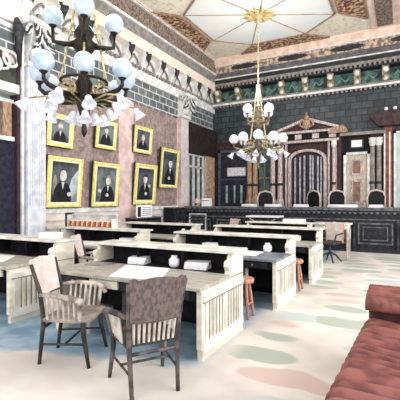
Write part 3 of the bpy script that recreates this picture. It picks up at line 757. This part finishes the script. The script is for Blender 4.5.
MB().tube([(0, 0, .48), (0, 0, .22)], .03, 8).build('pedestal', DWOOD, sw)
for k in range(4):
    a = PI / 4 + k * PI / 2
    MB().tube([(0, 0, .26), (.15 * math.cos(a), .15 * math.sin(a), .2), (.3 * math.cos(a), .3 * math.sin(a), .02)], [.03, .026, .018], 8).build('foot', DWOOD, sw)
# witness table before the bench
wt = thing('side_table', (-4.0, 12.0, 0), 0, 'white topped table against the middle of the black bench', 'table')
MB().box((-.55, -.3, 1.08), (.55, .3, 1.13)).build('tabletop', PAPER, wt)
for sx in (-1, 1):
    for sy in (-1, 1): MB().tube([(sx * .47, sy * .23, 1.08), (sx * .47, sy * .23, 0)], [.045, .025], 8).build('leg', DWOOD, wt)
t = MB(); 
for s in (-1, 1): t.tube([(s * .45, -.23, .5), (-s * .45, -.23, 1.05)], .018, 6)
t.build('cross_brace', SPIN, wt)

# low dark cabinets along the left wall
for i, (y0, y1, h, l) in enumerate(((9.55, 10.95, 1.05, 'low dark cabinet against the left wall under the narrow portrait'), (11.75, 12.6, 1.34, 'low dark cabinet against the left wall beside the far pilaster'))):
    c = thing('cabinet', (WX + .3, (y0 + y1) / 2, 0), 0, l, 'cabinet', 'low dark cabinets'); hh = (y1 - y0) / 2
    MB().box((-.22, -hh, 0), (.2, hh, h)).build('body', DARK, c); MB().box((-.22, -hh - .03, h), (.24, hh + .03, h + .03)).build('top', BENCHL, c)
    for s in (-1, 1):
        a, b = sorted((s * .02, s * (hh - .03)))
        d = MB().box((.2, a, .08), (.225, b, h - .06)).build('door', BENCH, c, bevel=.006)
        MB().ball((.235, s * .07, h * .6), .02, seg=8).build('knob', BRASS, d)
cal = thing('wall_calendar', (WX + .45, 10.05, 1.08), 0, 'white calendar print standing on the low dark cabinet', 'calendar')
MB().box((-.02, -.42, 0), (0, .42, .4)).build('sheet', PAPER, cal)
MB().box((0, -.36, .02), (.006, -.2, .34)).build('printed_figure', INK, cal)
t = MB()
for k in range(5): t.box((0, -.12, .06 + k * .06), (.006, .36, .075 + k * .06))
t.build('printed_grid', BENCHL, cal)
# pale radiator and bench at the foot of the big pilaster
rad = thing('radiator', (WX + .45, 7.0, 0), 0, 'pale ribbed radiator under the first big portrait by the fluted pilaster', 'radiator')
t = MB()
for k in range(10): t.box((-.12, -.6 + k * .12, .08), (.12, -.52 + k * .12, .95))
t.build('ribs', WHITE, rad, bevel=.01)
t = MB(); t.box((-.08, -.58, .15), (.08, .58, .22)); t.box((-.08, -.58, .8), (.08, .58, .87)); t.build('header_pipe', GREYB, rad)
for s in (-1, 1): MB().box((-.1, s * .5 - .04, 0), (.1, s * .5 + .04, .15)).build('foot', GREYB, rad)
MB().box((-.16, -.66, .95), (.16, .66, 1.0)).build('top_shelf', CREAM, rad)

# ---------------------------------------------------------------- portraits
def portrait(y0, y1, z0, z1, label, pose, bg=BACKG, fw=.13, tilt=5, pale=None):
    W = y1 - y0; Hh = z1 - z0
    r = thing('framed_portrait', (WX + .05, (y0 + y1) / 2 - .12, z0), 0, label, 'portrait', 'gilt framed portraits on the left wall')
    r.rotation_euler = (0, R(tilt), 0)
    h = W / 2
    def ring(a, d0, d1, m, name, x0, x1, bev=0):
        t = MB(); yi = h - a - d0; 
        t.box((x0, -h + a, a), (x1, h - a, a + d0)); t.box((x0, -h + a, Hh - a - d0), (x1, h - a, Hh - a))
        t.box((x0, -h + a, a + d0), (x1, -h + a + d0, Hh - a - d0)); t.box((x0, h - a - d0, a + d0), (x1, h - a, Hh - a - d0))
        return t.build(name, m, r, bevel=bev)
    MB().box((-.02, -h - .012, -.012), (.045, h + .012, Hh + .012)).build('frame_back_shadow', BRACK, r)  # dark backing, wider than the frame, doubles as its painted side shadow
    ring(0, fw * .55, 0, GOLD, 'frame', .045, .1, .012)
    ring(fw * .5, fw * .5, 0, GOLDL, 'slip', .045, .08)
    MB().box((.04, -h + fw * .8, fw * .8), (.055, h - fw * .8, Hh - fw * .8)).build('canvas', bg, r)
    iw = h - fw; ih = Hh - 2 * fw; zc = fw
    def E(name, m, cy, cz, ry, rz, x1, n=18):
        MB().prism([(max(-iw, min(iw, cy + ry * math.cos(2 * PI * k / n))), max(zc, min(zc + ih, cz + rz * math.sin(2 * PI * k / n)))) for k in range(n)], .055, x1 + .025, 'x').build(name, m, r)
    u = iw; s = pose.get('s', 1); ox = pose.get('x', 0) * iw; hr = pose.get('head', .2) * ih * .7; hz = zc + ih * pose.get('hz', .68)
    if pale: MB().prism([(s * iw * .1, zc), (s * iw, zc), (s * iw, zc + ih * .85), (s * iw * .5, zc + ih * .6)], .055, .057, 'x').build('painted_drape', pale, r)
    # body
    sh = hz - hr * 1.25
    t = MB().prism([(ox - iw * .7, zc), (ox - iw * .62, zc + (sh - zc) * .6), (ox - iw * .4, sh - hr * .2), (ox - iw * .12, sh + hr * .15), (ox + iw * .12, sh + hr * .15), (ox + iw * .4, sh - hr * .2), (ox + iw * .62, zc + (sh - zc) * .6), (ox + min(iw * .7, iw - ox - .001), zc)], .055, .061, 'x')
    for v in t.bm.verts: v.co.y = max(-iw, min(iw, v.co.y))
    t.build('painted_coat', INK, r)
    MB().prism([(ox - hr * .35, sh + hr * .1), (ox + hr * .35, sh + hr * .1), (ox + hr * .05, sh - hr * 1.2)], .061, .064, 'x').build('painted_shirt', FLESH, r)
    E('painted_head', FLESH, ox, hz, hr * .72, hr, .042)
    if pose.get('hair', 1):
        MB().prism([(ox - hr * .75, hz + hr * .1), (ox - hr * .7, hz + hr * .7), (ox, hz + hr * 1.15), (ox + hr * .7, hz + hr * .7), (ox + hr * .75, hz + hr * .1), (ox + hr * .5, hz + hr * .55), (ox - hr * .5, hz + hr * .55)], .067, .069, 'x').build('painted_hair', BRACK if pose.get('hair', 1) == 1 else GREYB, r)
    if pose.get('beard'): E('painted_beard', BRACK if pose['beard'] == 1 else GREYB, ox, hz - hr * .75, hr * .5, hr * .4, .046)
    if pose.get('hands'):
        for a, b in pose['hands']: E('painted_hand', FLESH, a * iw, zc + b * ih, hr * .45, hr * .38, .046)
    if pose.get('chair'): E('painted_chair', GREYB, -s * iw * .72, zc + ih * .4, iw * .16, ih * .28, .034)
    return r
portrait(6.58, 7.42, 3.0, 3.83, 'small nearly square gilt portrait of a bearded man, top row left', dict(head=.26, hz=.7, beard=2, hair=2))
portrait(6.56, 7.7, 1.46, 2.75, 'large gilt portrait of a white-haired seated man, leftmost of the lower row', dict(head=.2, hz=.66, x=-.15, hair=0, hands=[(.35, .2)], chair=1), bg=DUSK, pale=PALEBG, fw=.13)
portrait(8.27, 9.12, 3.15, 3.98, 'small gilt portrait of a dark-haired person, top row middle beside the chandelier', dict(head=.24, hz=.72), tilt=6, fw=.11)
portrait(8.12, 9.22, 1.46, 2.74, 'gilt portrait of a seated man with two pale hands, middle of the lower row', dict(head=.19, hz=.62, x=.2, hands=[(-.6, .32), (.15, .2)], hair=2), fw=.13)
portrait(10.02, 10.98, 3.22, 4.1, 'small dark gilt portrait, third in the top row', dict(head=.24, hz=.62, hair=0), bg=DUSK, fw=.12)
portrait(10.0, 11.2, 1.5, 2.86, 'gilt portrait of a seated dark-coated man, third in the lower row', dict(head=.2, hz=.66, x=-.05, hands=[(.1, .2), (.5, .45)]), bg=DUSK, fw=.15)
portrait(11.5, 12.7, 2.1, 3.55, 'gilt portrait hung higher, rightmost on the wall beside the far pilaster', dict(head=.2, hz=.66, x=.1, hands=[(.0, .2)]), bg=DUSK, fw=.12)

# ---------------------------------------------------------------- chandeliers
def chandelier(met=None, trimm=None, glass=None):
    BRONZE = met or globals()['BRONZE']; BRASS = trimm or globals()['BRASS']; GLOBE = glass or globals()['GLOBE']
    r = thing('chandelier', (0, 0, 2.75), 0)
    zt = CZ - 2.75 - .12
    MB().tube([(0, 0, .6), (0, 0, zt)], .022, 8).build('stem', BRASS, r)
    t = MB().lathe([(.01, -.1), (.05, -.02), (.03, .1), (.07, .25), (.12, .42), (.16, .52), (.1, .6), (.16, .72), (.09, .84), (.05, 1.0)], (0, 0, 0), 16); t.build('lower_body', BRONZE, r, smooth=True)
    t = MB().lathe([(.03, 1.1), (.08, 1.2), (.16, 1.3), (.2, 1.38), (.12, 1.46), (.16, 1.56), (.08, 1.7), (.1, 1.85), (.04, 2.0)], (0, 0, 0), 16); t.build('upper_body', BRONZE, r, smooth=True)
    for k in range(4):
        a = PI / 4 + k * PI / 2; c, s = math.cos(a), math.sin(a)
        MB().tube([(.05 * c, .05 * s, 2.6), (.2 * c, .2 * s, 1.6), (.36 * c, .36 * s, .78)], .017, 6).build('hanger_rod', BRASS, r)
    t = MB()
    t.tube([(.36 * math.cos(2 * PI * k / 24), .36 * math.sin(2 * PI * k / 24), .78) for k in range(25)], .022, 6); t.build('ring', BRONZE, r)
    # upper tier
    for k in range(4):
        a = R(-45) + k * PI / 2; c, s = math.cos(a), math.sin(a)
        arm = MB().tube([(.12 * c, .12 * s, 1.38), (.3 * c, .3 * s, 1.36), (.46 * c, .46 * s, 1.38), (.47 * c, .47 * s, 1.58)], [.06, .045, .035, .026], 8).build('arm', BRONZE, r, smooth=True)
        MB().lathe([(.02, 0), (.06, .04), (.07, .07)], (.47 * c, .47 * s, 1.58), 10).build('gallery', BRONZE, arm)
        MB().tube([((.2 + .09 * math.cos(q * .5)) * c, (.2 + .09 * math.cos(q * .5)) * s, 1.5 + .09 * math.sin(q * .5)) for q in range(10)], .016, 6).build('scroll', BRASS, arm)
        MB().ball((.47 * c, .47 * s, 1.77), .155, seg=20).build('globe', GLOBE, arm, smooth=True)
    # lower tier
    for k in range(8):
        a = R(-45) + k * PI / 4; c, s = math.cos(a), math.sin(a)
        rr = .66 if k % 2 == 0 else .78
        arm = MB().tube([(.14 * c, .14 * s, .52), (.4 * c, .4 * s, .5), (rr * .9 * c, rr * .9 * s, .56), (rr * c, rr * s, .62), (rr * c, rr * s, .7)], [.055, .045, .036, .03, .024], 8).build('arm', BRONZE, r, smooth=True)
        MB().lathe([(.02, 0), (.06, .04), (.07, .07)], (rr * c, rr * s, .68), 10).build('gallery', BRONZE, arm)
        MB().ball((rr * c, rr * s, .87), .155, seg=20).build('globe', GLOBE, arm, smooth=True)
        MB().tube([((.3 + .12 * math.cos(q * .55)) * c, (.3 + .12 * math.cos(q * .55)) * s, .64 + .1 * math.sin(q * .55)) for q in range(10)], .016, 6).build('scroll', BRASS, arm)
    # small frosted tulip shades hanging outward
    for k in range(12):
        a = R(22) + k * PI / 6; c, s = math.cos(a), math.sin(a); rr = .88 if k % 2 else .52
        arm = MB().tube([(.12 * c, .12 * s, .44), (rr * .6 * c, rr * .6 * s, .5), (rr * .93 * c, rr * .93 * s, .44)], .014, 6).build('arm', BRASS, r, smooth=True)
        M = Matrix.Translation((rr * .93 * c, rr * .93 * s, .44)) @ Matrix.Rotation(a, 4, 'Z') @ Matrix.Rotation(R(180 - 35), 4, 'Y')
        MB().lathe([(.02, 0), (.05, .03), (.06, .09), (.09, .15), (.11, .19), (.085, .19), (.04, .1)], (0, 0, 0), 10, M).build('tulip_shade', SHADE, arm)
    for k in range(4):
        a = R(50) + k * PI / 2; c, s = math.cos(a), math.sin(a)
        M = Matrix.Translation((.15 * c, .15 * s, .3)) @ Matrix.Rotation(a, 4, 'Z') @ Matrix.Rotation(R(180 - 20), 4, 'Y')
        MB().lathe([(.02, 0), (.05, .03), (.06, .09), (.09, .15), (.11, .19), (.085, .19), (.04, .1)], (0, 0, 0), 10, M).build('tulip_shade', SHADE, r)
    return r
def lamp_light(c):
    l = bpy.data.lights.new('chandelier_light', 'POINT'); l.energy = 170; l.shadow_soft_size = .3; l.color = (1, .97, .9)
    o = bpy.data.objects.new('chandelier_light', l); COL.objects.link(o); o.parent = c; o.location = (0, 0, 2.5)
c1 = chandelier(); c1.location = (-4.51, 4.5, 2.75)
tag(c1, 'large nearer chandelier of dark bronze with bluish glass globes, upper left', 'chandelier', 'two globe chandeliers')
c2 = chandelier(mat('pale_bronze', (150, 140, 118), (84, 74, 58), 20, rough=.4, metal=.1), mat('pale_brass', (236, 224, 190), (190, 170, 130), 16, rough=.4), mat('white_glass', (250, 250, 255), (226, 228, 242), 6, rough=.2, emit=.25)); c2.location = (-4.12, 11.7, 2.75); c2.rotation_euler = (0, 0, R(19.4))
tag(c2, 'smaller farther chandelier with white globes hanging on a long rod before the back wall', 'chandelier', 'two globe chandeliers')

lamp_light(c1); lamp_light(c2)
# ---------------------------------------------------------------- red leather couch, lower right
co = thing('leather_couch', (.09, 2.9, 0), -3, 'long pleated red-brown leather couch with rolled head end, lower right', 'couch')
def pleated(nx, ny, fn):
    t = MB(); g = [[t.bm.verts.new(fn(i / nx, j / ny)) for j in range(ny + 1)] for i in range(nx + 1)]
    for i in range(nx):
        for j in range(ny): t.bm.faces.new((g[i][j], g[i + 1][j], g[i + 1][j + 1], g[i][j + 1]))
    return t
def seatfn(u, v):
    # u across incl. rounded sides, v along
    hw = .5
    x = hw * max(-1, min(1, 1.12 * (2 * u - 1))) ; edge = max(0, abs(2 * u - 1) - .72) / .28
    z = .47 - .2 * edge ** 2.5
    y = -1.6 + 2.75 * v
    wv = math.sin(y * PI / .14 + 1.1 * math.sin(x * 4.5 + 2.0 * math.sin(y * 2.3)) + 2.4 * x + .5 * math.sin(y * 11 + x * 5))
    z += .12 * (abs(wv) ** .5) * (1 - edge * .3) - .1
    if edge > .85: x *= 1 + .0 * wv
    return (x, y, z)
pleated(48, 180, seatfn).build('seat', LEATHER, co, smooth=True)
t = MB().box((-.44, -1.6, .08), (.44, 1.4, .25)); t.build('base', LEATHD, co, bevel=.03)
for sx in (-1, 1):
    for y in (-1.4, 1.25): MB().lathe([(.03, 0), (.05, .04), (.03, .1)], (sx * .36, y, 0), 10).build('foot', DWOOD, co)
def headfn(u, v):
    x = -.47 + .94 * u
    a = 2 * PI * v
    cy, cz = math.cos(a), math.sin(a)
    pw = lambda q: math.copysign(abs(q) ** .6, q)
    f = 1 + .05 * abs(math.sin(u * 34 + 1.5 * math.sin(v * 9)))
    return (x, 1.29 + .21 * pw(cy) * f, .66 + .075 * pw(cz) * f + .04 * (pw(cy)))
pleated(80, 48, headfn).build('head_pad', LEATHER, co, smooth=True)
MB().box((-.45, 1.15, .25), (.45, 1.42, .62)).build('head_rest', LEATHD, co, bevel=.03)  # darker leather here paints in the shadow under the overhanging pad
t = MB()
for s in (-1, 1): t.prism([(1.29 + .2 * math.cos(2 * PI * k / 20), .66 + .07 * math.sin(2 * PI * k / 20) + .035 * math.cos(2 * PI * k / 20)) for k in range(20)], s * .465 - .008, s * .465 + .008, 'x')
t.build('pad_end', LEATHER, co)
